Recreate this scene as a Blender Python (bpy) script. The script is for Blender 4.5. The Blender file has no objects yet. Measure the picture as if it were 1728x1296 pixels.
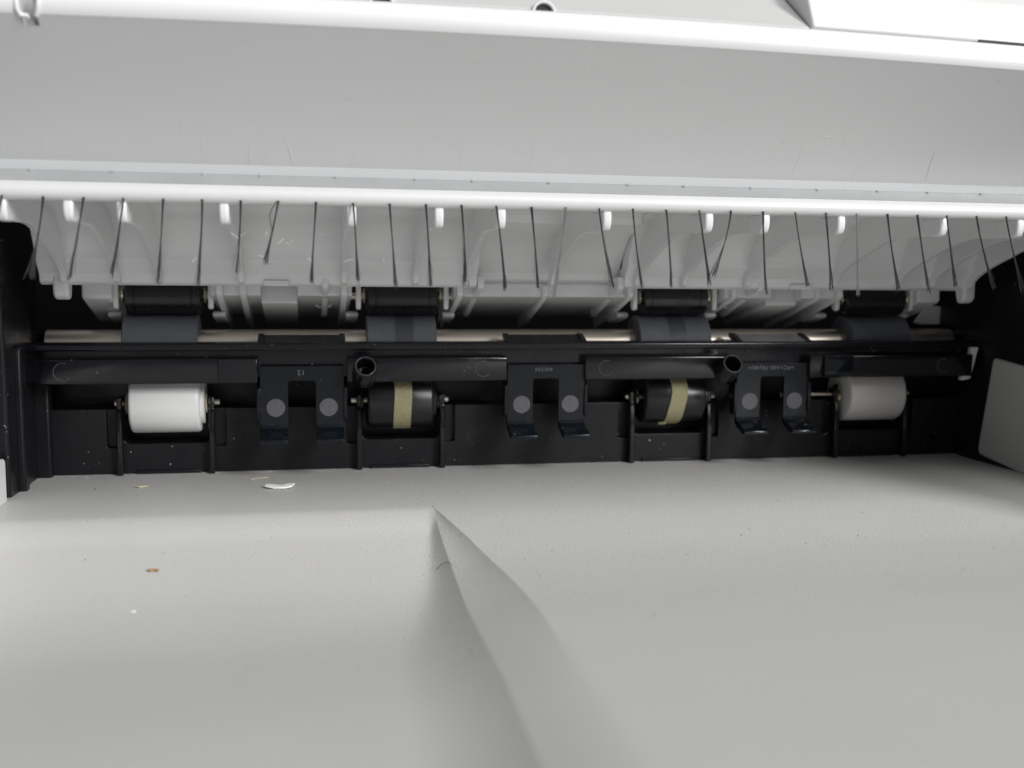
import bpy, bmesh, math, random
from mathutils import Matrix, Vector

# ------------------------------------------------------------------ camera, world, lamps, exposure
S = 0.001                                   # all shapes below are written in millimetres
scene = bpy.context.scene
COL = scene.collection
random.seed(7)

cam_data = bpy.data.cameras.new("camera")
cam = bpy.data.objects.new("camera", cam_data)
COL.objects.link(cam)
right = Vector((0.98266786, -0.18495968, 0.01240157))
down = Vector((-0.01024078, -0.12096225, -0.99260428))
fwd = Vector((0.18509189, 0.97527332, -0.12075985))
m = Matrix.Identity(4)
for i in range(3):
    m[i][0], m[i][1], m[i][2] = right[i], -down[i], -fwd[i]
m.translation = Vector((-53.46, -247.86, 50.27)) * S
cam.matrix_world = m
cam_data.sensor_width = 36
cam_data.lens = 1792.1 / 1728 * 36
cam_data.clip_start = 0.005
cam_data.clip_end = 20
cam_data.dof.use_dof = True
cam_data.dof.focus_distance = 0.216
cam_data.dof.aperture_fstop = 37.33 / 2.0
scene.camera = cam

world = bpy.data.worlds.new("World")
scene.world = world
world.use_nodes = True
bgn = world.node_tree.nodes["Background"]
bgn.inputs[0].default_value = (0.93, 0.96, 1.0, 1)
bgn.inputs[1].default_value = 0.21


def ceiling_lamp(name, direction, dist, sx, sy, power, color=(1, 0.995, 0.985)):
    ld = bpy.data.lights.new(name, 'AREA')
    ld.shape = 'RECTANGLE'
    ld.size, ld.size_y = sx, sy
    ld.energy = power
    ld.color = color
    o = bpy.data.objects.new(name, ld)
    COL.objects.link(o)
    d = Vector(direction).normalized()
    o.location = Vector((0, -0.06, 0.04)) + d * dist
    o.rotation_euler = d.to_track_quat('Z', 'Y').to_euler()
    return o


ceiling_lamp("ceiling_lamp", (0.52, -0.72, 0.46), 1.5, 0.35, 0.7, 22.5)
ceiling_lamp("ceiling_lamp.001", (0.15, -0.46, 0.87), 1.6, 0.3, 0.8, 12, (1, 1, 1))

scene.view_settings.view_transform = 'Standard'
scene.view_settings.look = 'None'
scene.view_settings.gamma = 1
scene.view_settings.exposure = 0.0
scene.view_settings.use_curve_mapping = False
scene.render.engine = 'CYCLES'
scene.render.resolution_x = 1024
scene.render.resolution_y = 768


# ------------------------------------------------------------------ materials
def material(name, color, rough=0.4, metal=0.0, grain=0.0, grain_mm=0.5, vary=0.0, vary_mm=12.0,
             dust=0.0, dust_color=(0.55, 0.55, 0.56), coat=0.0, spec=0.5, dust_mm=2.5, rough_vary=0.0):
    mt = bpy.data.materials.new(name)
    mt.use_nodes = True
    nt = mt.node_tree
    b = nt.nodes["Principled BSDF"]
    b.inputs["Base Color"].default_value = (*color, 1)
    b.inputs["Roughness"].default_value = rough
    b.inputs["Metallic"].default_value = metal
    b.inputs["Specular IOR Level"].default_value = spec
    b.inputs["Coat Weight"].default_value = coat
    b.inputs["Coat Roughness"].default_value = 0.21
    tc = nt.nodes.new("ShaderNodeTexCoord")
    col_out = None
    if vary > 0:
        n = nt.nodes.new("ShaderNodeTexNoise")
        n.inputs["Scale"].default_value = 1000.0 / vary_mm
        n.inputs["Detail"].default_value = 5
        nt.links.new(tc.outputs["Object"], n.inputs["Vector"])
        mx = nt.nodes.new("ShaderNodeMix")
        mx.data_type = 'RGBA'
        mx.inputs[6].default_value = (*[c * (1 - vary) for c in color], 1)
        mx.inputs[7].default_value = (*[min(1, c * (1 + vary)) for c in color], 1)
        nt.links.new(n.outputs["Fac"], mx.inputs[0])
        col_out = mx.outputs[2]
    if rough_vary > 0:
        n = nt.nodes.new("ShaderNodeTexNoise")
        n.inputs["Scale"].default_value = 1000.0 / 6
        n.inputs["Detail"].default_value = 6
        nt.links.new(tc.outputs["Object"], n.inputs["Vector"])
        mr = nt.nodes.new("ShaderNodeMapRange")
        mr.inputs["From Min"].default_value = 0.3
        mr.inputs["From Max"].default_value = 0.7
        mr.inputs["To Min"].default_value = max(0.02, rough - rough_vary)
        mr.inputs["To Max"].default_value = rough + rough_vary
        nt.links.new(n.outputs["Fac"], mr.inputs["Value"])
        nt.links.new(mr.outputs["Result"], b.inputs["Roughness"])
    if dust > 0:
        v = nt.nodes.new("ShaderNodeTexVoronoi")
        v.inputs["Scale"].default_value = 1000.0 / dust_mm
        nt.links.new(tc.outputs["Object"], v.inputs["Vector"])
        cut = nt.nodes.new("ShaderNodeMath")
        cut.operation = 'LESS_THAN'
        nt.links.new(v.outputs["Distance"], cut.inputs[0])
        big = nt.nodes.new("ShaderNodeTexNoise")          # speck size and presence varies from place to place
        big.inputs["Scale"].default_value = 1000.0 / 9
        nt.links.new(tc.outputs["Object"], big.inputs["Vector"])
        mr = nt.nodes.new("ShaderNodeMapRange")
        mr.inputs["From Min"].default_value = 0.42
        mr.inputs["From Max"].default_value = 0.75
        mr.inputs["To Min"].default_value = 0.0
        mr.inputs["To Max"].default_value = dust
        nt.links.new(big.outputs["Fac"], mr.inputs["Value"])
        nt.links.new(mr.outputs["Result"], cut.inputs[1])
        mx = nt.nodes.new("ShaderNodeMix")
        mx.data_type = 'RGBA'
        if col_out:
            nt.links.new(col_out, mx.inputs[6])
        else:
            mx.inputs[6].default_value = (*color, 1)
        mx.inputs[7].default_value = (*dust_color, 1)
        nt.links.new(cut.outputs[0], mx.inputs[0])
        col_out = mx.outputs[2]
    if col_out:
        nt.links.new(col_out, b.inputs["Base Color"])
    if grain > 0:
        n = nt.nodes.new("ShaderNodeTexNoise")
        n.inputs["Scale"].default_value = 1000.0 / grain_mm
        n.inputs["Detail"].default_value = 3
        nt.links.new(tc.outputs["Object"], n.inputs["Vector"])
        bp = nt.nodes.new("ShaderNodeBump")
        bp.inputs["Strength"].default_value = grain
        bp.inputs["Distance"].default_value = 0.0002
        nt.links.new(n.outputs["Fac"], bp.inputs["Height"])
        nt.links.new(bp.outputs["Normal"], b.inputs["Normal"])
    return mt


M = dict(
    cover=material("white_cover_plastic", (0.74, 0.745, 0.74), 0.32, vary=0.025, vary_mm=30, grain=0.06, grain_mm=0.4, rough_vary=0.05, dust=0.02, dust_mm=6, dust_color=(0.4, 0.39, 0.38)),
    deckslope=material("shaded_deck_plastic", (0.50, 0.495, 0.49), 0.5, vary=0.03, grain=0.1),  # same plastic as the deck, with the alcove's shade put into the colour
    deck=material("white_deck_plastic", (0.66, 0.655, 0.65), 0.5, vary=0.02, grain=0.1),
    guide=material("white_guide_plastic", (0.83, 0.835, 0.835), 0.24, vary=0.03, vary_mm=14, coat=0.25),
    tray=material("grey_tray_plastic", (0.475, 0.47, 0.458), 0.5, vary=0.03, vary_mm=15, grain=0.5, grain_mm=0.55, spec=0.45, dust=0.06, dust_mm=2.2, dust_color=(0.2, 0.19, 0.18)),
    black=material("black_frame_plastic", (0.0085, 0.0083, 0.0105), 0.34, grain=0.16, grain_mm=0.35, dust=0.11, dust_mm=1.6, rough_vary=0.1, spec=0.3),
    rail=material("black_rail_plastic", (0.006, 0.006, 0.009), 0.19, grain=0.04, grain_mm=0.5, dust=0.10, dust_mm=1.5, rough_vary=0.08),
    flap=material("black_flap_plastic", (0.005, 0.0075, 0.0105), 0.24, spec=0.36, grain=0.05, dust=0.12, dust_mm=1.2, rough_vary=0.08),
    flapgloss=material("glossy_flap_plastic", (0.005, 0.0065, 0.009), 0.10, grain=0.03, grain_mm=1.2, dust=0.05),
    hood_glint=material("painted_hood_glint", (0.46, 0.47, 0.49), 0.22, metal=0.7, vary=0.2, vary_mm=4),  # pale metallic colour stands in for the bright reflection on the right hood
    rim_highlight=material("painted_rim_highlight", (0.045, 0.046, 0.05), 0.4),  # paler than the rails: a highlight painted round each post mouth
    void=material("dark_interior_plastic", (0.006, 0.006, 0.007), 0.6),
    disc=material("frosted_disc", (0.10, 0.10, 0.108), 0.55, vary=0.85, vary_mm=0.3, grain=0.8, grain_mm=0.25),
    rwhite=material("white_roller_plastic", (0.83, 0.83, 0.825), 0.28, vary=0.01, dust=0.035, dust_color=(0.1, 0.1, 0.1)),
    rwarm=material("warm_white_roller_plastic", (0.80, 0.765, 0.735), 0.34, vary=0.01, dust=0.02, dust_color=(0.2, 0.2, 0.2)),
    rblack=material("black_roller_plastic", (0.012, 0.012, 0.014), 0.28, rough_vary=0.1, dust=0.04),
    rubber=material("grey_rubber", (0.13, 0.138, 0.16), 0.62, vary=0.15, vary_mm=3, grain=0.2, grain_mm=0.2, dust=0.05),
    rubber_worn=material("worn_dark_rubber", (0.072, 0.077, 0.092), 0.5, vary=0.15, vary_mm=2, grain=0.1, grain_mm=0.2),
    steel=material("brushed_steel", (0.74, 0.67, 0.59), 0.36, metal=1.0, vary=0.05, vary_mm=20),
    pin=material("polished_pin", (0.72, 0.66, 0.52), 0.18, metal=1.0),
    felt=material("olive_felt_tape", (0.33, 0.305, 0.185), 0.95, vary=0.3, vary_mm=0.5, grain=1.0, grain_mm=0.3, spec=0.1),
    bristle=material("dark_bristle", (0.028, 0.028, 0.030), 0.45),
    bristle_pale=material("silver_bristle", (0.30, 0.30, 0.30), 0.35, metal=0.6),
    tape=material("clear_tape", (0.78, 0.79, 0.80), 0.12, coat=0.6),
    ledge_shade_tab=material("ledge_shade_and_tab_grey", (0.40, 0.41, 0.415), 0.35, vary=0.1, vary_mm=8),  # grey carries the shade of the cover's ledge; the strip tabs share it
    bristle_reflection=material("painted_bristle_reflection", (0.62, 0.62, 0.62), 0.4),
    mark=material("pale_scuff", (0.86, 0.86, 0.86), 0.5),
    paper=material("torn_paper", (0.86, 0.86, 0.85), 0.9, grain=0.5),
    straw=material("pale_chip", (0.62, 0.57, 0.40), 0.8),
    crumb=material("brown_crumb", (0.33, 0.22, 0.11), 0.9, vary=0.5, vary_mm=0.6),
    hair=material("dark_fibre", (0.03, 0.035, 0.02), 0.6),
    speck=material("dark_speck", (0.06, 0.055, 0.05), 0.9),
    engrave=material("raised_marking", (0.15, 0.155, 0.165), 0.35),
)


# ------------------------------------------------------------------ mesh helpers (millimetres)
def finish(name, bm, mat, parent=None, bevel=0.0, segs=2, smooth=35, loc=None):
    bmesh.ops.recalc_face_normals(bm, faces=bm.faces)
    for v in bm.verts:
        v.co *= S
    me = bpy.data.meshes.new(name)
    bm.to_mesh(me)
    bm.free()
    for p in me.polygons:
        p.use_smooth = True
    if smooth is not None:
        me.set_sharp_from_angle(angle=math.radians(smooth))
    o = bpy.data.objects.new(name, me)
    COL.objects.link(o)
    if mat:
        me.materials.append(M[mat])
    if bevel > 0:
        md = o.modifiers.new("bevel", 'BEVEL')
        md.width = bevel * S
        md.segments = segs
        md.limit_method = 'ANGLE'
        md.angle_limit = math.radians(32)
    if parent:
        o.parent = parent
        o.matrix_parent_inverse = parent.matrix_basis.inverted()
    if loc:
        o.location = Vector(loc) * S
    return o


def box(bm, x0, x1, y0, y1, z0, z1):
    vs = [bm.verts.new((x, y, z)) for x in (x0, x1) for y in (y0, y1) for z in (z0, z1)]
    for f in ((0, 1, 3, 2), (4, 6, 7, 5), (0, 4, 5, 1), (2, 3, 7, 6), (0, 2, 6, 4), (1, 5, 7, 3)):
        bm.faces.new([vs[i] for i in f])


def prism_x(bm, poly, x0, x1):              # poly in (y, z)
    a = [bm.verts.new((x0, y, z)) for y, z in poly]
    b = [bm.verts.new((x1, y, z)) for y, z in poly]
    n = len(poly)
    bm.faces.new(a)
    bm.faces.new(b[::-1])
    for i in range(n):
        bm.faces.new((a[i], b[i], b[(i + 1) % n], a[(i + 1) % n]))


def prism_y(bm, poly, y0, y1):              # poly in (x, z)
    a = [bm.verts.new((x, y0, z)) for x, z in poly]
    b = [bm.verts.new((x, y1, z)) for x, z in poly]
    n = len(poly)
    bm.faces.new(a)
    bm.faces.new(b[::-1])
    for i in range(n):
        bm.faces.new((a[i], b[i], b[(i + 1) % n], a[(i + 1) % n]))


def lathe_x(bm, prof, y, z, seg=48, closed=True, shear=None):   # prof: (x, r)
    rings = []
    for x, r in prof:
        ring = []
        for k in range(seg):
            t = 2 * math.pi * k / seg
            sx = shear(t) if shear else 0
            ring.append(bm.verts.new((x + sx, y + r * math.cos(t), z + r * math.sin(t))))
        rings.append(ring)
    for a, b in zip(rings, rings[1:]):
        for k in range(seg):
            bm.faces.new((a[k], a[(k + 1) % seg], b[(k + 1) % seg], b[k]))
    if closed:
        bm.faces.new(rings[0])
        bm.faces.new(rings[-1][::-1])
    else:
        a, b = rings[-1], rings[0]
        for k in range(seg):
            bm.faces.new((a[k], a[(k + 1) % seg], b[(k + 1) % seg], b[k]))


def tube(bm, pts, rads, seg=8):
    rings = []
    n = len(pts)
    for i, p in enumerate(pts):
        p = Vector(p)
        t = (Vector(pts[min(i + 1, n - 1)]) - Vector(pts[max(i - 1, 0)])).normalized()
        u = t.cross(Vector((1, 0, 0)))
        if u.length < 0.2:
            u = t.cross(Vector((0, 0, 1)))
        u.normalize()
        v = t.cross(u)
        r = rads[i] if isinstance(rads, (list, tuple)) else rads
        rings.append([bm.verts.new(p + r * (math.cos(2 * math.pi * k / seg) * u + math.sin(2 * math.pi * k / seg) * v))
                      for k in range(seg)])
    for a, b in zip(rings, rings[1:]):
        for k in range(seg):
            bm.faces.new((a[k], a[(k + 1) % seg], b[(k + 1) % seg], b[k]))
    bm.faces.new(rings[0])
    bm.faces.new(rings[-1][::-1])


def bow(x):                                  # the cover's upper edge is bowed along its length
    d = max(-115, min(120, x)) + 17
    return 1.8 - 0.00526 * d - 0.0001265 * d * d


def bowed(bm):
    for x in range(-120, 131, 10):
        bmesh.ops.bisect_plane(bm, geom=bm.verts[:] + bm.edges[:] + bm.faces[:], plane_co=(x, 0, 0), plane_no=(1, 0, 0))
    for v in bm.verts:
        v.co.z += bow(v.co.x)
    return bm


def nb():
    return bmesh.new()


def thing(name, label, cat, loc=(0, 0, 0), group=None):
    o = bpy.data.objects.new(name, None)
    o.empty_display_size = 0.01
    COL.objects.link(o)
    o.matrix_basis = Matrix.Translation(Vector(loc) * S)
    o["label"], o["category"] = label, cat
    if group:
        o["group"] = group
    return o


def tag(o, label, cat, group=None, kind=None):
    o["label"], o["category"] = label, cat
    if group:
        o["group"] = group
    if kind:
        o["kind"] = kind
    return o


def round_poly(pts, r, seg=5):              # fillet a closed 2D polygon; r: one radius or a list
    out = []
    n = len(pts)
    for i in range(n):
        p0, p1, p2 = Vector(pts[i - 1]), Vector(pts[i]), Vector(pts[(i + 1) % n])
        rr = r[i] if isinstance(r, (list, tuple)) else r
        if rr <= 0:
            out.append(tuple(p1))
            continue
        d0, d1 = (p0 - p1), (p2 - p1)
        k = min(rr, d0.length * 0.49, d1.length * 0.49)
        a, b = p1 + d0.normalized() * k, p1 + d1.normalized() * k
        for s in range(seg + 1):
            t = s / seg
            out.append(tuple((1 - t) ** 2 * a + 2 * t * (1 - t) * p1 + t * t * b))
    return out


# ------------------------------------------------------------------ output tray


def smooth(a, b, t):
    t = max(0, min(1, (t - a) / (b - a)))
    return t * t * (3 - 2 * t)


def z_strip(d):                              # strip along the black wall, rising a little to the crest
    return 0.9 * smooth(4, 42, d)


def z_base(d):                               # dips past the crest, then curves up towards the open end
    k = max(0, d - 70)
    rise = 0.0018 * k * k if k < 36 else 2.333 + 0.1296 * (k - 36)
    return z_strip(d) - 0.9 * smooth(45, 80, d) + rise


def z_crease(d):
    return z_base(d) - 3.2 * (1 - math.exp(-max(0, d - 45.5) / 18.0)) * (1 - 0.5 * smooth(75, 150, d))


def z_left(d):                               # the left half falls away faster below the crest
    k = max(0.0, d - 43)
    return z_crease(d) - 5.0 * (1 - math.exp(-k / 34.0)) * smooth(0, 12, k) * (1 - 0.4 * smooth(85, 150, d))


def z_right(d, x):
    return z_base(d) - 0.8 * smooth(45, 80, d) * smooth(10, 100, x)


def table(tab, d):
    if d <= tab[0][0]:
        return tab[0][1]
    for (d0, v0), (d1, v1) in zip(tab, tab[1:]):
        if d <= d1:
            return v0 + (v1 - v0) * (d - d0) / (d1 - d0)
    return tab[-1][1]


CREASE = ((45, -30.3), (57, -30.5), (76, -30.5), (88, -30.9), (107, -31.9), (141, -33.6), (163, -35.0), (220, -39))
EDGE = ((45, -30.28), (52, -29.0), (66, -26.4), (77, -24.9), (89, -23.8), (100, -23.5), (116, -24.1), (142, -26.2), (160, -27.2), (173, -28.2), (220, -32))


def crease_x(d):
    return table(CREASE, d)


def edge_x(d):
    return table(EDGE, d)


def tray_z(x, d):
    e, c = edge_x(d), crease_x(d)
    zc = z_crease(d)
    if x <= c:
        w = 1.5 + 9.0 * smooth(45, 120, d)
        t = max(0, 1 - (c - x) / w)
        zl = z_left(d)
        return zl + (zc - zl) * t ** 2.0
    zr = z_right(d, x)
    if x < e:
        t = (x - c) / (e - c)
        k = 0.75 * smooth(55, 175, d)               # the upper edge softens towards the open end
        return zc + (zr - zc) * ((1 - k) * (0.62 * t + 0.38 * t ** 3) + k * math.sin(t * math.pi / 2))
    return zr


tray = thing("output_tray", "light grey textured plastic output tray with a stepped wedge, below the black wall",
             "tray", (0, -80, -12))
bm = nb()
rows = []
ds = [-2 + 1.2 * i for i in range(0, 175)]
for d in ds:
    e, CREASE_X = edge_x(d), crease_x(d)
    xs = [-114 + (CREASE_X - 14 + 114) * i / 50 for i in range(50)] + [CREASE_X - 14 + 14 * i / 28 for i in range(28)]
    xs += [CREASE_X + (e - CREASE_X) * i / 14 for i in range(14)]
    xs += [e + (112 - e) * (i / 90) for i in range(91)]
    rows.append([bm.verts.new((x, -d, tray_z(x, d))) for x in xs])
for a, b in zip(rows, rows[1:]):
    for i in range(len(a) - 1):
        bm.faces.new((a[i], a[i + 1], b[i + 1], b[i]))
# skirt and underside so that the tray is a solid sheet
ring = rows[0] + [r[-1] for r in rows[1:]] + rows[-1][-2::-1] + [r[0] for r in rows[-2:0:-1]]
low = [bm.verts.new((v.co.x, v.co.y, -26)) for v in ring]
for i in range(len(ring)):
    j = (i + 1) % len(ring)
    bm.faces.new((ring[i], ring[j], low[j], low[i]))
bm.faces.new(low)
finish("tray_surface", bm, "tray", tray, smooth=11)

# ------------------------------------------------------------------ black exit frame
frame = thing("exit_chassis", "black plastic paper exit chassis with ribbed lower wall, rails and screw posts",
              "chassis", (0, 0, 0))
PC = (-85.6, -33.2, 33.3, 86.4)             # pinch roller centres
RIBS = (-95.8, -75.9, -42.7, -23.3, 23.2, 43.0, 77.0, 96.0)
# lower wall: one outline in X-Z with a pocket for each roller and shallow slots beside the ribs
top = [(-113, 14.8)]
rad = [0]
for i, c in enumerate(PC):
    l, r = RIBS[2 * i], RIBS[2 * i + 1]
    top += [(l - 3.1, 14.8), (l - 3.1, 6.0), (l - 0.6, 6.0), (l - 0.6, 14.8), (l + 0.6, 14.8), (l + 0.6, 6.8),
            (r - 0.6, 6.8), (r - 0.6, 14.8), (r + 0.6, 14.8), (r + 0.6, 6.0), (r + 3.1, 6.0), (r + 3.1, 14.8)]
    rad += [0, 0.5, 0.2, 0, 0, 1.6, 1.6, 0, 0, 0.2, 0.5, 0]
top += [(113, 14.8), (113, -24), (-113, -24)]
rad += [0, 0, 0]
bm = nb()
prism_y(bm, round_poly(top, rad), 0, 8)
finish("lower_wall", bm, "black", frame, bevel=0.45, segs=3)
bm = nb()
box(bm, -118, 118, 8.01, 10, -24, 31)
finish("recess_wall", bm, "black", frame)
for i in range(4):
    l, r = RIBS[2 * i], RIBS[2 * i + 1]
    for a, b in ((l - 3.3, l - 0.5), (r + 0.5, r + 3.3)):
        bm = nb()
        box(bm, a, b, 1.4, 3, 5.5, 14.6)
        finish("slot_backing", bm, "black", frame)
for i, x in enumerate(RIBS):
    bm = nb()
    poly = [(1.2, 0.0), (-2.4, 0.0), (-2.4, 9.2), (-1.7, 14.2), (-1.2, 14.8), (-1.2, 17.6), (2.2, 17.6), (2.2, 0.0)]
    prism_x(bm, poly, x - 0.62, x + 0.62)
    finish("wall_rib", bm, "rail", frame, bevel=0.28)
for c in PC:
    bm = nb()
    box(bm, c - 7, c + 7, -0.7, 0.1, 0.0 - 1.5, 0.75)
    finish("wall_tab", bm, "black", frame, bevel=0.15)
# beam above the rollers
bm = nb()
prism_x(bm, [(-9.2, 28.7), (-9.2, 30.15), (-8.8, 30.3), (-4.4, 30.3), (-4.4, 21.6), (-6.0, 21.6), (-6.0, 28.7)], -115.5, 112)
finish("beam", bm, "rail", frame, bevel=0.3)
for x0, x1 in ((-110.4, -65.3), (-45.7, -9.4), (9.2, 46.2), (65.4, 109)):
    bm = nb()
    prism_x(bm, [(-9.4, 21.9), (-9.4, 26.7), (-9.2, 27.0), (-5.9, 27.0), (-5.9, 21.5), (-9.2, 21.5)], x0, x1)
    r_ = finish("rail", bm, "rail", frame, bevel=0.3)
    if x0 < -100:
        bm = nb()
        box(bm, -73.6, -65.25, -9.75, -9.3, 21.6, 26.9)
        finish("rail_step", bm, "rail", r_, bevel=0.15)
        bm = nb()
        prism_y(bm, round_poly([(-115.3, 22), (-110.2, 22), (-110.2, 27), (-115.3, 27)], [2, .2, .2, 1.0]), -8.9, -6)
        finish("rail_end", bm, "rail", r_, bevel=0.3)
    if x0 > 60:
        bm = nb()
        prism_x(bm, [(-9.3, 21.6), (-10.6, 22.0), (-11.0, 22.8), (-10.4, 27.1), (-9.3, 27.3)], 68.6, 76.2)
        finish("rail_clip", bm, "flapgloss", r_, bevel=0.3)
    for ex, rr in ((-105.6, 1.9), (-14.9, 1.75), (14.3, 1.75), (101, 1.7)):
        if x0 < ex < x1:
            bm = nb()
            pts = [(ex + rr * math.cos(t), -9.42, 24.3 + rr * math.sin(t)) for t in [math.radians(70 + 8 * k) for k in range(32)]]
            tube(bm, pts, 0.05, 5)
            finish("ejector_mark", bm, "engrave", r_)


def screw_post(x):
    bm = nb()
    ax = Vector((0.03, -0.86, 0.50)).normalized()
    base = Vector((x, -8.6, 22.6))
    u = ax.cross(Vector((1, 0, 0))).normalized()
    v = ax.cross(u)
    seg = 32
    prof = [(0, 2.75), (5.6, 2.6), (5.85, 2.45), (5.85, 1.95), (5.6, 1.8), (0.5, 1.6), (0.5, 0.01)]
    rings = []
    for h, r in prof:
        rings.append([bm.verts.new(base + ax * h + r * (math.cos(2 * math.pi * k / seg) * u + math.sin(2 * math.pi * k / seg) * v))
                      for k in range(seg)])
    for a, b in zip(rings, rings[1:]):
        for k in range(seg):
            bm.faces.new((a[k], a[(k + 1) % seg], b[(k + 1) % seg], b[k]))
    bm.faces.new(rings[0])
    o = finish("screw_post", bm, "rail", frame, smooth=40)
    bm = nb()
    tube(bm, [base + ax * 5.8 + 2.2 * (math.cos(2 * math.pi * k / 36) * u + math.sin(2 * math.pi * k / 36) * v) for k in range(37)], 0.17, 6)
    finish("post_rim", bm, "rim_highlight", o, smooth=80)
    bm = nb()
    prism_x(bm, [(-9.3, 21.5), (-9.3, 25.5), (-11.2, 24.6), (-10.2, 21.5)], x + 1.2, x + 2.2)
    finish("gusset", bm, "rail", o, bevel=0.12)


screw_post(-42.0)
screw_post(43.6)
# side cheeks
bm = nb()
prism_x(bm, [(10, -24), (-23.5, -24), (-23.5, 30), (-25.0, 51.8), (-18.2, 52.2), (-7.0, 47.7), (-3.2, 41.4), (-2.0, 32), (10, 32)], -121, -113.2)
finish("left_cheek", bm, "black", frame, bevel=0.6)
bm = nb()
prism_x(bm, [(-13.8, -1), (-13.8, 29), (-14.6, 30.5), (-16.4, 30.5), (-17, 29), (-17, -1)], -113.6, -111.9)
prism_x(bm, [(-2.4, -1), (-2.4, 27), (0.5, 27), (0.5, -1)], -113.6, -110.2)
finish("cheek_ridge", bm, "black", frame, bevel=0.5)
bm = nb()
prism_x(bm, [(10, -24), (-100, -24), (-100, 50), (-60, 60), (-46, 62), (-10, 60), (2, 56), (10, 40)], 111.6, 121)  # front stretch is out of view, lengthened to shade the right interior
finish("right_cheek", bm, "black", frame, bevel=0.5)
# dark interior behind the rollers
bm = nb()
box(bm, -135, 135, 36, 40, 10, 80)
box(bm, -135, -121, -20, 40, 10, 80)
box(bm, 121, 135, -20, 40, 10, 80)
box(bm, -135, 135, 10, 36, 18, 20)
finish("interior_shell", bm, "void", frame)

# ------------------------------------------------------------------ side housing panels beside the tray
p = nb()
prism_x(p, round_poly([(-10.6, 2.0), (-70, -3.5), (-70, 22.5), (-14.6, 26.6)], [2.2, 0, 0, 1.0]), 110.9, 120)
tag(finish("side_panel", p, "tray", None, bevel=0.5),
    "plain off-white side panel at the right end of the tray, beside the black frame", "panel", "side panels of the tray")
p = nb()
prism_x(p, round_poly([(-26.2, -26), (-120, -26), (-120, 20), (-26.2, 9)], [0, 0, 0, 1.0]), -121, -113.2)
tag(finish("side_panel", p, "guide", None, bevel=0.4),
    "narrow sliver of off-white side panel at the left end of the tray", "panel", "side panels of the tray")

# ------------------------------------------------------------------ pinch rollers under the rails
def pinch_roller(c, kind, label, x_left=None):
    y, z = 1.0, 16.1
    t = thing("pinch_roller", label, "roller", (c, y, z - 6.8), "pinch rollers below the rails")
    R = 6.8 if kind == 'white' else 6.5
    bm = nb()
    h = 7.7
    prof = [(c - h, R - 3.2), (c - h, R - 0.7), (c - h + 0.2, R - 0.25), (c - h + 0.7, R), (c + h - 0.9, R), (c + h - 0.4, R - 0.25),
            (c + h - 0.2, R - 0.7), (c + h - 0.2, R - 1.6)]
    lathe_x(bm, prof, y, z, 64)
    finish("roller_body", bm, ("rwarm" if x_left else "rwhite") if kind == 'white' else "rblack", t, smooth=50)
    bm = nb()
    lathe_x(bm, [(c + h - 0.3, R - 1.9), (c + h + 0.5, R - 1.9), (c + h + 0.6, R - 2.1), (c + h + 0.6, 1.0)], y, z, 48)
    finish("hub", bm, "rwhite" if kind == 'white' else "rblack", t, smooth=40)
    bm = nb()
    lathe_x(bm, [(x_left or c - 11.3, 0.5 if x_left else 0.7), (c + 11.4, 0.5 if x_left else 0.7)], y - 0.6, z, 20)
    finish("axle", bm, "steel", t)
    for s in (-1, 1):
        bm = nb()
        x0 = c + s * 8.9
        lathe_x(bm, [(x0 - s * 0.5, 1.2), (x0 - s * 0.45, 2.4), (x0 - s * 0.1, 2.65), (x0 + s * 0.25, 2.3), (x0 + s * 0.45, 1.0)], y - 0.6, z, 28)
        finish("washer", bm, "pin", t, smooth=60)
    if kind != 'white':
        x0 = c + 0.3
        sk = {'straight': lambda a: 0.12 * math.sin(3 * a),
              'skew': lambda a: 0.9 * math.sin(a) * (1 if math.sin(a) < 0 else .5) + 0.15 * math.sin(5 * a)}[kind]
        bm = nb()
        lathe_x(bm, [(x0 - 2.0, R + 0.02), (x0 - 2.0, R + 0.35), (x0 + 2.0, R + 0.35), (x0 + 2.0, R + 0.02)], y, z, 64, False, sk)
        tb = finish("felt_tape", bm, "felt", t, smooth=30)
        if kind == 'skew':
            bm = nb()
            a = math.radians(238)
            prism_x(bm, [(y + (R + .3) * math.cos(a + k * .09), z + (R + .3 + .25 * (k in (0, 1))) * math.sin(a + k * .09)) for k in range(3)] +
                    [(y + (R + .8) * math.cos(a + k * .09), z + (R + .8) * math.sin(a + k * .09)) for k in (2, 1, 0)], x0 - 4.0, x0 - 2.0)
            finish("tape_end", bm, "felt", tb, bevel=0.1)
    return t


pinch_roller(PC[0], 'white', "white plastic roller at the left end, brightest of the two white rollers")
pinch_roller(PC[1], 'straight', "black roller wearing a straight olive tape band, under the left screw post")
pinch_roller(PC[2], 'skew', "black roller wearing a crooked olive tape band, right of centre")
pinch_roller(PC[3], 'white', "dim white plastic roller at the right end, under the rail with a clip", 62.5)

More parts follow.
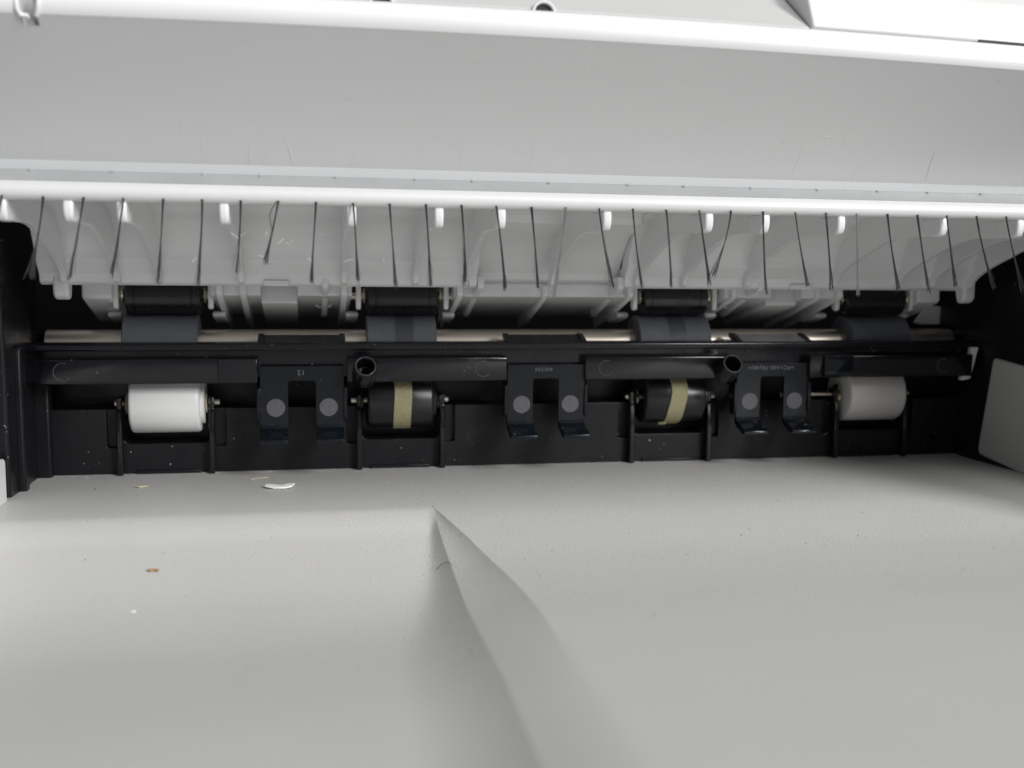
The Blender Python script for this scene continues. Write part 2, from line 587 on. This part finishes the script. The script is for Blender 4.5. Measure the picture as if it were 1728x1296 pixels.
# ------------------------------------------------------------------ drive shaft with rubber sleeves
DC = (-86.6, -32.9, 33.3, 87.6)
ds_ = thing("drive_shaft", "long bare steel shaft carrying four grey rubber sleeves above the black beam", "shaft", (0, 3, 23.2))
bm = nb()
lathe_x(bm, [(-111.5, 2.6), (-111.2, 3.0), (109.8, 3.0), (110.1, 2.6)], 3.0, 29.5, 48)
finish("shaft", bm, "steel", ds_, smooth=40)
bm = nb()
lathe_x(bm, [(110.2, 0.6), (113, 0.6), (113.2, .3)], 2, 31.5, 16)
finish("shaft_pin", bm, "pin", ds_)
for i, c in enumerate(DC):
    h = 8.0 if i != 2 else 9.0
    bm = nb()
    lathe_x(bm, [(c - h, 3.02), (c - h, 6.2), (c - h + 0.2, 6.4), (c + h - 0.2, 6.4), (c + h, 6.2), (c + h, 3.02)], 3.0, 29.5, 64, False)
    sl = finish("rubber_sleeve", bm, "rubber", ds_, smooth=35)
    if i in (1, 2):
        bm = nb()
        lathe_x(bm, [(c - 1.6, 6.35), (c - 1.6, 6.43), (c + 2.7, 6.43), (c + 2.7, 6.35)], 3.0, 29.5, 64, False)
        finish("wear_band", bm, "rubber_worn", sl, smooth=35)

# ------------------------------------------------------------------ upper idler rollers
UC = (-85.6, -32.7, 33.2, 85.8)
UL = ("black idler roller above the leftmost rubber sleeve", "black idler roller above the sleeve left of centre, hung under white brackets",
      "black idler roller above the sleeve right of centre", "dark black idler roller above the rightmost rubber sleeve")
for c, lab in zip(UC, UL):
    y, z = 1.0, 40.3
    t = thing("idler_roller", lab, "roller", (c, y, z - 4.3), "black idler rollers under the white guide")
    bm = nb()
    lathe_x(bm, [(c - 8.1, 3.0), (c - 8.1, 3.9), (c - 7.8, 4.25), (c - 6.3, 4.25), (c - 6.2, 4.1), (c - 6.0, 4.1), (c - 5.9, 4.25),
                 (c + 5.9, 4.25), (c + 6.0, 4.1), (c + 6.2, 4.1), (c + 6.3, 4.25), (c + 7.8, 4.25), (c + 8.1, 3.9), (c + 8.1, 3.0)], y, z, 48)
    finish("roller_body", bm, "rblack", t, smooth=30)
    bm = nb()
    lathe_x(bm, [(c - 12.2, 0.85), (c + 12.2, 0.85)], y - 0.4, z, 20)
    finish("axle", bm, "steel", t)
    for s in (-1, 1):
        bm = nb()
        x0 = c + s * 8.7
        lathe_x(bm, [(x0 - s * 0.55, 1.0), (x0 - s * 0.5, 1.7), (x0, 1.9), (x0 + s * 0.35, 1.6), (x0 + s * 0.45, 0.9)], y - 1.4, z + 0.2, 28)
        finish("washer", bm, "pin", t, smooth=60)

# ------------------------------------------------------------------ white paper guide with ribs
guide = thing("paper_guide", "white plastic paper guide with curved ribs above the black rollers", "guide", (0, -30, 45))
# curved back plate, its ledge, in one extruded sheet
plate = [(-50, 60.6), (-46, 60.5), (-33, 60.0), (-24, 57.8), (-18.5, 54.0), (-16.0, 49.8), (-15.8, 48.2), (-14.0, 46.2), (-13.2, 45.4), (-12.6, 43.4), (-11.6, 42.9),
         (-2.4, 43.4), (-2.4, 46), (-10, 47.5), (-12, 52), (-19, 60), (-33, 62.4), (-46, 62.6), (-50, 62.6)]
for x0, x1 in ((-108.8, -17.0), (-17.0, 17.0), (17.0, 104.5)):
    bm = nb()
    if x0 == -17.0:                          # the middle bay is set back and stepped
        pm = [(-50, 60.6), (-46, 60.2), (-33, 60.2), (-26.0, 58.6), (-25.4, 57.0), (-17.0, 54.6), (-12.0, 50.4), (-9.5, 47.4), (-8.4, 46.2), (-8.0, 44.6), (-2.6, 43.4),
              (-2.4, 50), (-12, 58), (-24, 62.4), (-46, 62.6), (-50, 62.6)]
        prism_x(bm, pm, x0, x1)
    else:
        prism_x(bm, plate, x0, x1)
    finish("back_plate", bm, "guide", guide, bevel=0.35, segs=3, smooth=28)
bm = nb()
prism_x(bm, [(-54.6, 58.9), (-52.5, 58.7), (-50.5, 59.4), (-50.5, 61.5), (-54.6, 61.5)], -108, 104)
finish("top_bead", bm, "guide", guide, bevel=0.3)

rib_edge = [(-55.6, 58.6), (-56.2, 57.4), (-56.3, 56.4), (-55.8, 55.6), (-54.6, 55.0), (-52.4, 54.9), (-49, 54.85), (-44.5, 54.85), (-41, 54.6), (-38, 54.05),
            (-35, 53.3), (-31, 52.0), (-27.5, 50.7), (-24, 49.5), (-20, 47.9), (-17, 46.4), (-15.2, 45.1), (-14.6, 43.8), (-13.0, 43.2), (-11.5, 44.0)]
rib_back = [(-11.5, 47), (-12.5, 52), (-18, 59), (-32, 61.8), (-55.0, 61.6)]
RX = [0, 19.7, 30.95, 46.35, 68.0, 84.7]
for x in [-103.6, -93.2] + [-v for v in RX[:0:-1]] + RX + [93.6, 103.9]:
    bm = nb()
    prism_x(bm, rib_edge + rib_back, x - 0.62, x + 0.62)
    rb = finish("guide_rib", bm, "guide", guide, bevel=0.16, segs=2, smooth=35)
    bm = nb()                                # rounded pad that tips each rib behind the lip
    sgn = -1 if x < -30 else (1 if x > -20 else 0)
    ring = []
    pad = [(-57.8, 58.6), (-58.0, 57.2), (-57.9, 56.2), (-57.5, 55.3), (-56.8, 54.8), (-54.6, 54.7), (-52.6, 55.0), (-51.2, 56.2), (-50.4, 58.4)]
    prism_x(bm, pad, x - 0.85, x + 0.85)
    finish("rib_tip", bm, "guide", rb, bevel=0.5, segs=4, smooth=50)

# housing blocks between the rollers with a sloping face
def housing(x0, x1, slot=None):
    prof = [(-5.2, 43.6), (-5.4, 40.7), (-4.4, 40.3), (24.8, 33.9), (25.5, 34.6), (25.5, 45.5), (-2.0, 45.5)]
    spans = [(x0, x1)] if not slot else [(x0, slot[0]), (slot[1], x1)]
    for a, b in spans:
        bm = nb()
        prism_x(bm, prof, a, b)
        finish("housing_block", bm, "guide", guide, bevel=0.3, smooth=30)
    if slot:
        bm = nb()
        prism_x(bm, [(0.0, 43.8), (-2.4, 38.9), (-1.4, 38.3), (24.5, 31.8), (25.5, 33), (25.5, 45)], slot[0] - .01, slot[1] + .01)
        hb = finish("latch_slot", bm, "guide", guide, bevel=0.2)
        bm = nb()
        box(bm, slot[0] + 1.0, slot[1] - 1.6, -13.4, -11.9, 43.0, 44.2)
        finish("latch_tongue", bm, "guide", hb, bevel=0.2)


housing(-75.3, -44.4, (-64.4, -56.5))
housing(-21.2, 21.2)
housing(44.4, 75.3, (56.5, 64.4))
for s in (-1, 1):
    bm = nb()
    xa, xb = sorted((s * 96.0, s * 102.3))
    prism_x(bm, [(-4.2, 43.5), (-4.4, 39.9), (-3.6, 39.4), (14, 33.4), (14, 43.5)], xa, xb)
    finish("end_block", bm, "guide", guide, bevel=0.6, segs=3)
    bm = nb()
    xa, xb = sorted((s * 103.0, s * 106.2))
    prism_x(bm, round_poly([(-13, 46), (-13, 40.4), (-10, 39.4), (-8, 46)], [0, 1.4, 1.4, 0]), xa, xb)
    finish("end_lug", bm, "guide", guide, bevel=0.6, segs=3)
for x, y0 in ((-73.2, -3.2), (-68.2, -2.0), (-46.2, -2.6), (-20.2, -3.4), (0, -2.0), (20.2, -3.0), (46.2, -2.6), (68.2, -2.0), (73.2, -3.2)):
    bm = nb()
    prism_x(bm, [(y0 - 4.6, 43.4), (y0 - 4.8, 41.2), (y0 - 4.0, 40.4), (21.0, 31.4), (22.6, 31.2), (23.6, 32.0), (24, 36), (2, 43.4)], x - 0.75, x + 0.75)
    finish("housing_rib", bm, "guide", guide, bevel=0.35, segs=3)
for x in (-50.4, -16.2, 16.2, 50.4):
    bm = nb()
    prism_x(bm, [(-12.9, 45.6), (-13.1, 43.0), (-11.6, 41.9), (-4.0, 40.6), (-3.0, 39.8), (10.2, 35.0), (11.8, 36.4), (12, 39), (0, 44)], x - 0.75, x + 0.75)
    finish("short_rib", bm, "guide", guide, bevel=0.35, segs=3)
for x in (-50.6, 50.6):
    bm = nb()
    pts = [(x + 2.1 * math.cos(t), 6.4 - 0.0 * math.sin(t) + 0.5 * math.sin(t), 38.9 + 1.5 * math.sin(t)) for t in [math.radians(195 + 15 * k) for k in range(11)]]
    tube(bm, pts, 0.3, 8)
    finish("boss_ring", bm, "guide", guide, smooth=60)
for xa, xb in ((-18.4, -14.0), (13.6, 17.6)):
    bm = nb()
    prism_x(bm, [(8.6, 38.1), (16.5, 36.3), (17, 37), (9.4, 39)], xa, xb)
    finish("drain_opening", bm, "void", guide)
# fingers that hold the idler axles
for c in UC:
    for s in (-1, 1):
        x = c + s * 10.1
        bm = nb()
        prism_x(bm, [(-1.8, 44), (-2.2, 40.2), (-2.0, 37.6), (-1.0, 37.2), (0.2, 37.8), (0.4, 44)], x - 0.6, x + 0.6)
        fg = finish("axle_finger", bm, "guide", guide, bevel=0.35, segs=3)
        bm = nb()
        xa, xb = sorted((c + s * 9.9, c + s * 12.9))
        prism_x(bm, [(4.0, 36.4), (3.6, 35.7), (4.4, 35.1), (12, 33.4), (13, 34.8), (6, 36.6)], xa, xb)
        finish("axle_shelf", bm, "guide", fg, bevel=0.35, segs=3)

# small white lever at the right end of the shaft
lever = thing("white_lever", "small blurred white plastic lever in the dark right corner beside the shaft end", "lever", (109, 0, 20))
bm = nb()
prism_y(bm, round_poly([(105.4, 33.2), (113.8, 33.2), (112.4, 38.0), (108.8, 38.0)], 0.9), 10.5, 13)
finish("lever_head", bm, "guide", lever, bevel=0.5, segs=3)
bm = nb()
prism_y(bm, round_poly([(106.3, 20.4), (109.0, 20.8), (110.9, 29.6), (109.0, 29.8), (108.2, 24.5)], 0.5), -8.9, -7.6)
finish("lever_arm", bm, "guide", lever, bevel=0.3)

# ------------------------------------------------------------------ paper flaps in front of the wall
def text_mesh(body, size, loc, parent, dotted=False):
    cu = bpy.data.curves.new("marking", 'FONT')
    cu.body = body
    cu.size = size * S
    cu.align_x = 'CENTER'
    cu.align_y = 'CENTER'
    cu.extrude = 0.03 * S
    cu.space_character = 1.15
    tmp = bpy.data.objects.new("marking", cu)
    COL.objects.link(tmp)
    dg = bpy.context.evaluated_depsgraph_get()
    me = bpy.data.meshes.new_from_object(tmp.evaluated_get(dg))
    bpy.data.objects.remove(tmp)
    me.materials.clear()
    me.materials.append(M["engrave"])
    # stands on the front face, turned upside down as moulded
    me.transform(Matrix.Rotation(math.radians(90), 4, 'X') @ Matrix.Rotation(math.pi, 4, 'Z'))
    me.transform(Matrix.Translation(Vector(loc) * S))
    o = bpy.data.objects.new("moulded_marking", me)
    COL.objects.link(o)
    o.parent = parent
    o.matrix_parent_inverse = parent.matrix_basis.inverted()
    return o


FL = ((-55.6, "black two-legged paper flap marked 12, beside the left screw post", "12", 1.6),
      (0.15, "black two-legged paper flap at the centre with two pale discs", "445554", 1.25),
      (56.4, "black two-legged paper flap at the right whose feet catch the light", ">PC+ABS-FR(40)<", 1.35))
for c, lab, mark, ms in FL:
    t = thing("paper_flap", lab, "flap", (c, -8, 9), "paper flaps hanging between the rails")
    bm = nb()
    out = [(c - 9.2, 25.1), (c - 9.2, 20.5), (c - 9.2, 11.7), (c - 3.1, 11.7), (c - 3.1, 21.8), (c + 3.0, 21.8), (c + 3.0, 11.7), (c + 9.2, 11.7), (c + 9.2, 25.1)]
    prism_y(bm, round_poly(out, [0.1, 0, 0.1, 0.1, 0.8, 0.8, 0.1, 0.1, 0.1]), -8.2, -7.2)
    pl = finish("plate", bm, "flap", t, bevel=0.12)
    text_mesh(mark, ms, (c - (0.6 if mark != "12" else 0.2), -8.23, 23.7 if mark == '12' else 24.0), pl)
    fm = "flapgloss" if c > 50 else "flap"
    for s in (-1, 1):
        bm = nb()
        xa, xb = sorted((c + s * 9.1, c + s * 9.9))
        prism_x(bm, [(-7.4, 12.4), (-8.6, 13.2), (-8.9, 14), (-8.6, 20.2), (-7.2, 20.8), (-4.6, 24.5), (-4.6, 20), (-6.0, 12.4)], xa, xb)
        finish("side_flange", bm, "flap", t, bevel=0.15)
        bm = nb()
        x0, x1 = sorted((c + s * 3.05, c + s * 9.2))
        prism_x(bm, [(-7.2, 12.2), (-8.2, 12.0), (-8.7, 11.2), (-13.2, 9.75), (-13.9, 9.3), (-13.8, 8.6), (-13.0, 8.35), (-8.4, 9.8), (-7.4, 10.6)], x0, x1)
        finish("foot", bm, fm, t, bevel=0.18, segs=3, smooth=50)
        bm = nb()
        pts = [(c + s * 5.8 + 2.02 * math.cos(2 * math.pi * k / 40), 15.8 + 2.02 * math.sin(2 * math.pi * k / 40)) for k in range(40)]
        prism_y(bm, pts, -8.32, -8.1)
        finish("round_pad", bm, "disc", t)
    bm = nb()
    prism_x(bm, [(-8.6, 30.35), (-3.4, 31.75), (-3.2, 31.2), (-6.5, 30.35)], c - 8.2, c + 8.2)
    hd = finish("hood", bm, "hood_glint" if c > 50 else "flap", t, bevel=0.1)
    for s in (-1, 1):
        bm = nb()
        xa, xb = sorted((c + s * 8.25, c + s * 9.6))
        prism_x(bm, [(-8.8, 30.35), (-4.4, 31.9), (-2.6, 32.0), (-2.4, 31.0), (-4.4, 30.35)], xa, xb)
        finish("hood_cheek", bm, "flap", hd, bevel=0.2)

# ------------------------------------------------------------------ cover: lip, panel and rolled top edge
cover = thing("exit_cover", "glossy white printer cover with rolled top edge and bright lower lip", "cover", (0, -58, 58))


def arc(cy, cz, r, a0, a1, n):
    return [(cy + r * math.cos(math.radians(a0 + (a1 - a0) * k / n)), cz + r * math.sin(math.radians(a0 + (a1 - a0) * k / n))) for k in range(n + 1)]


prof = [(-49, 59.6), (-54.6, 58.35)]
prof += arc(-57.3, 59.75, 1.45, 275, 120, 14)              # lip nose
prof += [(-57.2, 61.55), (-55.2, 62.9), (-54.4, 63.45), (-54.15, 63.75)]
nP = 14
for k in range(1, nP + 1):                                # overhanging panel, very slightly hollow
    t = k / nP
    prof.append((-54.15 - 20.6 * t + 0.6 * math.sin(math.pi * t), 63.75 + 19.7 * t))
prof += arc(-71.6, 84.75, 3.4, 204, 92, 18)
prof += [(-69.5, 88.05), (-65, 88.5), (-46, 92), (-46, 70), (-46, 62)]
bm = nb()
NOTCH = (-94.2, -103.2)
xs = sorted([-135 + 270 * i / 60 for i in range(61)] + [c + s_ * w for c in NOTCH for s_ in (-1, 1) for w in (1.56, 1.44, 1.36, 1.2, 0.9, 0.4)])


def notched(x):                                           # two notches are sunk into the rolled edge at the far left
    out = []
    for y, z in prof:
        for c in NOTCH:
            dx = abs(x - c)
            if dx < 1.5 and z > 80 and y < -58:
                z0 = 83.1 + 0.9 * max(0, (dx - 0.7) / 0.8) ** 2
                if z >= z0:
                    y = -58
        out.append((y, z))
    return out


rings = [[bm.verts.new((x, y, z + bow(x) * max(0, min(1, (z - 63.75) / 19.7)))) for y, z in notched(x)] for x in xs]
n = len(prof)
for a, b in zip(rings, rings[1:]):
    for k in range(n):
        bm.faces.new((a[k], b[k], b[(k + 1) % n], a[(k + 1) % n]))
bm.faces.new(rings[0])
bm.faces.new(rings[-1][::-1])
shell = finish("front_panel", bm, "cover", cover, smooth=40)
for x in (-94.2, -103.2):                                 # moulded rim round each notch
    bm = nb()
    z0 = 86.0
    pts = [(x - 1.6, -73.6, 87.5), (x - 1.6, -74.8, 85.6), (x - 1.5, -74.9, 83.9), (x - 1.1, -74.5, 83.2), (x, -74.3, 83.0), (x + 1.1, -74.5, 83.2), (x + 1.5, -74.9, 83.9), (x + 1.6, -74.8, 85.6), (x + 1.6, -73.6, 87.5)]
    tube(bm, [(px, py, pz + bow(px)) for px, py, pz in pts], 0.4, 8)
    finish("notch_rim", bm, "cover", cover, smooth=60)

# deck behind the rolled edge
deck = thing("upper_deck", "white upper deck of the printer behind the rolled edge of the cover", "deck", (0, -55, 91))
bm = nb()
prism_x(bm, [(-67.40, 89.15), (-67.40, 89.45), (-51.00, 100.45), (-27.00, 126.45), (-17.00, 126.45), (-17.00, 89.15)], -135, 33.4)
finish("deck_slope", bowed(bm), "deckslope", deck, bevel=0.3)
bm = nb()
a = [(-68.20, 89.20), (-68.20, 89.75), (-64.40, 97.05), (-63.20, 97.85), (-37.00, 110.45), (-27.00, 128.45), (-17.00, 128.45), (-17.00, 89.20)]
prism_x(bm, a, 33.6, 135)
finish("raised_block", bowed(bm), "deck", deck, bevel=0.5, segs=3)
bm = nb()
box(bm, 66, 77, -68.4, -67.6, 88.95, 89.5)
finish("chipped_edge", bowed(bm), "void", deck)
for x in (-61.9, -41.7, -14.6):
    bm = nb()
    rings = []
    for (yy, r) in ((-57, 2.15), (-67.8, 2.15), (-68.0, 2.0), (-68.0, 1.7), (-67.8, 1.6), (-60, 1.5), (-60, 0.01)):
        rings.append([bm.verts.new((x + r * math.cos(2 * math.pi * k / 28), yy, 88.75 + r * math.sin(2 * math.pi * k / 28))) for k in range(28)])
    for a_, b_ in zip(rings, rings[1:]):
        for k in range(28):
            bm.faces.new((a_[k], a_[(k + 1) % 28], b_[(k + 1) % 28], b_[k]))
    bm.faces.new(rings[0])
    st = finish("hollow_stud", bowed(bm), "deck", deck, smooth=40)
    bm = nb()
    prism_y(bm, [(x + 1.5 * math.cos(2 * math.pi * k / 20), 88.75 + 1.5 * math.sin(2 * math.pi * k / 20)) for k in range(20)], -67.4, -67.1)
    finish("stud_bore", bowed(bm), "void", st)

def panel_pt(x, t, off=0.02):                          # a point on the overhanging panel, t from 0 (bottom) to 1 (top)
    return (x, -54.15 - 20.6 * t + 0.6 * math.sin(math.pi * t) - off, 63.75 + (19.7 + bow(x)) * t - off)


for xa, ta, xb, tb_ in ((-63.6, 0.06, -63.6, 0.22), (-56.2, 0.08, -57.4, 0.27), (64.5, 0.1, 63.2, 0.35), (39.2, 0.43, 40.6, 0.425), (-14.2, 0.55, -13.9, 0.56)):
    bm = nb()
    tube(bm, [panel_pt(xa + (xb - xa) * q / 6, ta + (tb_ - ta) * q / 6) for q in range(7)], [0.01, .03, .04, .04, .04, .03, .01], 4)
    finish("scuff", bm, "mark", cover, smooth=80)
for i in range(0, 30):                                    # hairline grey tubes painting the bristles' faint reflections in the panel
    if random.random() < 0.3:
        xk = -103.19 + 6.3438 * i
        bm = nb()
        tp = random.uniform(0.15, 0.4)
        tube(bm, [panel_pt(xk + random.uniform(-.15, .15), 0.05 + tp * q / 6, 0.0) for q in range(7)], [0.01, .02, .025, .025, .02, .02, .01], 4)
        finish("reflection_line", bm, "bristle_reflection", cover, smooth=80)

# ------------------------------------------------------------------ static brush
brush = thing("static_brush", "row of dark antistatic bristle tufts hanging below the white lip", "brush", (0, -56, 58))
bm = nb()
prism_x(bm, [(-54.6, 63.5), (-55.35, 65.0), (-55.2, 65.05), (-54.2, 63.5)], -112, 112)
finish("tape_strip", bm, "tape", brush)
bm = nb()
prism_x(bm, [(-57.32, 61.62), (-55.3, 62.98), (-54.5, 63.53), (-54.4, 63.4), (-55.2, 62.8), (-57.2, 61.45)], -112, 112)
finish("ledge_shade_strip", bm, "ledge_shade_tab", brush)  # strip added over the cover's ledge, its shade painted as grey
for k in range(16):
    xk = -99 + 12.7 * k + random.uniform(-2, 2)
    bm = nb()
    box(bm, xk, xk + random.uniform(0.3, 1.0), -55.1, -54.4, 62.95, 63.55)
    finish("strip_tab", bm, "ledge_shade_tab", brush, bevel=0.1)
TIPS = [(-102.6, 50.2), (-97.6, 45.4), (-91.5, 45.6), (-85.0, 45.8), (-77.9, 45.0), (-71.8, 44.8), (-65.5, 46.7), (-60.9, 48.2), (-53.4, 45.1),
        (-45.6, 45.3), (-39.3, 44.4), (-33.4, 45.0), (-27.4, 45.0), (-20.3, 44.3), (-14.5, 44.6), (-11.6, 42.9), (-1.0, 44.5), (4.3, 44.6), (9.8, 44.6),
        (16.9, 45.3), (17.7, 46.4), (27.9, 43.7), (35.7, 45.0), (40.8, 44.6), (46.1, 43.9), (54.1, 44.4), (60.3, 44.2), (65.9, 45.1), (73.8, 45.0), (80.0, 44.5)]
rnd = random.Random(3)
for i, (tx, tz) in enumerate(TIPS):
    x0 = -103.19 + 6.3438 * i
    bm = nb()
    pale = i in (15, 24)
    spread = 0.55 if i in (1, 9, 12, 24, 26, 27) else 0.28
    ns = 9
    bow = rnd.uniform(-0.5, 0.5)
    for s in range(ns):
        ox, oy = rnd.uniform(-0.2, 0.2), rnd.uniform(-0.12, 0.12)
        ex, ey, ez = rnd.gauss(0, spread * .6), rnd.gauss(0, 0.25), rnd.uniform(-0.3, 0.8)
        k = 8
        pts = []
        loop = (1.0 if s < 3 else 0) if i == 7 else 0
        fork = (-3.0 if s < 2 else 0) if i == 20 else 0
        for q in range(k + 1):
            t = q / k
            conv = 1 - 0.65 * math.sin(math.pi * min(1, t * 1.05))
            x = x0 + (tx - x0) * t ** 1.25 + ox * conv + ex * t ** 4 + bow * math.sin(math.pi * t) * 0.5
            x += -loop * math.sin(math.pi * min(1, t / .45)) * (t < .45) + fork * max(0, t - .45) ** 1.3
            y = -58.3 + (-66 + 58.3) * t ** 1.1 + oy + ey * t ** 3
            z = 59.2 + (tz - 59.2) * t + ez * t ** 3
            pts.append((x, y, z))
        tube(bm, pts, 0.052, 4)
    for s in range(4):
        ex, ez = rnd.gauss(0, 1.1), rnd.uniform(-0.6, 2.0)
        tube(bm, [(x0 + (tx - x0) * t ** 1.25 + ex * max(0, t - .45) ** 1.6, -58.3 - 7.7 * t ** 1.1 + 0.5 * ex * t ** 3, 59.2 + (tz - 59.2) * t + ez * t ** 3)
                  for t in [q / 8 for q in range(9)]], 0.028, 4)
    finish("bristle_tuft", bm, "bristle_pale" if pale else "bristle", brush, smooth=80)

# ------------------------------------------------------------------ loose bits lying on the tray
def flake(pts, h, name, mat, label, cat, curl=0.0, group=None):
    cx = sum(p[0] for p in pts) / len(pts)
    cy = sum(p[1] for p in pts) / len(pts)
    bm = nb()
    n = len(pts)
    zt = [tray_z(x, -y) + 0.12 + curl * ((x - cx) / 2.5) ** 2 for x, y in pts]
    a = [bm.verts.new((x, y, z)) for (x, y), z in zip(pts, zt)]
    b = [bm.verts.new((x, y, z + h)) for (x, y), z in zip(pts, zt)]
    zc = tray_z(cx, -cy) + 0.12
    ca, cb = bm.verts.new((cx, cy, zc)), bm.verts.new((cx, cy, zc + h))
    for i in range(n):
        j = (i + 1) % n
        bm.faces.new((a[i], a[j], ca))
        bm.faces.new((b[j], b[i], cb))
        bm.faces.new((a[i], b[i], b[j], a[j]))
    return tag(finish(name, bm, mat), label, cat, group)


flake([(-63.5, -21.3), (-61.6, -22.5), (-59.2, -22.6), (-57.9, -21.9), (-57.3, -19.6), (-58.6, -18.4), (-60.2, -20.0), (-61.8, -18.9), (-63.2, -19.6)], 0.35,
      "paper_scrap", "paper", "torn curled scrap of white paper on the tray near the black wall", "paper scrap", 0.2)
flake([(-90.8, -15.6), (-89.6, -16.6), (-88.2, -16.2), (-88.0, -15.4), (-89.8, -15.3)], 0.2, "chip", "straw",
      "tiny straw-coloured chip on the tray in front of the left white roller", "chip", 0.1)
flake([(-66.9, -10.9), (-65.4, -9.6), (-63.2, -9.0), (-63.4, -8.6), (-65.6, -9.0), (-66.9, -10.3)], 0.12, "chip", "straw",
      "thin pale splinter on the tray beneath the flap marked 12", "chip", 0.05)
flake([(-81.4, -64.1), (-80.8, -64.5), (-80.2, -64.2), (-79.6, -64.6), (-79.4, -64.0), (-80.2, -63.8), (-81.0, -63.7)], 0.22, "crumb", "crumb",
      "brown crumb on the left half of the tray", "crumb", 0.1)
flake([(-81.7, -79.8), (-81.2, -80.1), (-80.8, -79.8), (-81.2, -79.5)], 0.12, "paper_scrap", "paper",
      "tiny white paper speck on the tray below the brown crumb", "paper scrap", 0.0)
bm = nb()
pts = []
for k in range(13):
    t = k / 12
    x, y = -32.6 + 2.9 * t - 0.7 * t * t, -69.2 - 2.2 * t - 2.2 * t ** 3
    pts.append((x, y, tray_z(x, -y) + 0.2 + 0.4 * math.sin(math.pi * t)))
tube(bm, pts, 0.05, 5)
tag(finish("fibre", bm, "hair", smooth=80), "short dark curved fibre lying across the crease of the tray", "fibre")
bm = nb()
rs = random.Random(11)
for _ in range(420):
    x = rs.uniform(-105, 100)
    d = rs.uniform(3, 125) ** 1.0
    if rs.random() < 0.35:
        x = rs.gauss(-34, 8)
    z = tray_z(x, d)
    r = rs.uniform(0.035, 0.09) * (1.7 if rs.random() < 0.06 else 1)
    a = rs.uniform(0, 6.28)
    l = r * rs.uniform(1, 3.0)
    vs = [bm.verts.new((x + l * math.cos(a + q) if q in (0, math.pi) else x + r * math.cos(a + q), -d + (l if q in (0, math.pi) else r) * math.sin(a + q), z + 0.02))
          for q in (0, math.pi / 2, math.pi, 3 * math.pi / 2)]
    tp = bm.verts.new((x, -d, z + r * 0.9))
    for k in range(4):
        bm.faces.new((vs[k], vs[(k + 1) % 4], tp))
tag(finish("dust", bm, "speck"), "fine dark dust specks scattered over the grey tray", "dust", kind="stuff")

# pale paper lint caught on the guide and along the foot of the wall
bm = nb()
rl = random.Random(5)
for k in range(46):
    if k < 16:
        x, y, z = rl.gauss(-58, 8), rl.uniform(-58, -50), rl.uniform(47, 54)
        L = rl.uniform(0.6, 2.0)
    else:
        x, y = rl.uniform(-108, 95), rl.uniform(-3.5, -0.8)
        z = tray_z(x, -y) + 0.06
        L = rl.uniform(0.3, 1.1)
    a, b_ = rl.uniform(0, 6.28), rl.uniform(-.9, .9) if k < 16 else 0
    dx, dy, dz = L * math.cos(a), L * math.sin(a) * .4, L * math.sin(b_) * (1 if k < 16 else 0)
    tube(bm, [(x, y, z), (x + dx * .5, y + dy * .5, z + dz * .5 + .05), (x + dx, y + dy, z + dz)], 0.03, 4)
tag(finish("lint", bm, "mark", smooth=80), "fine pale paper lint caught between the bristles and along the foot of the black wall", "lint", kind="stuff")
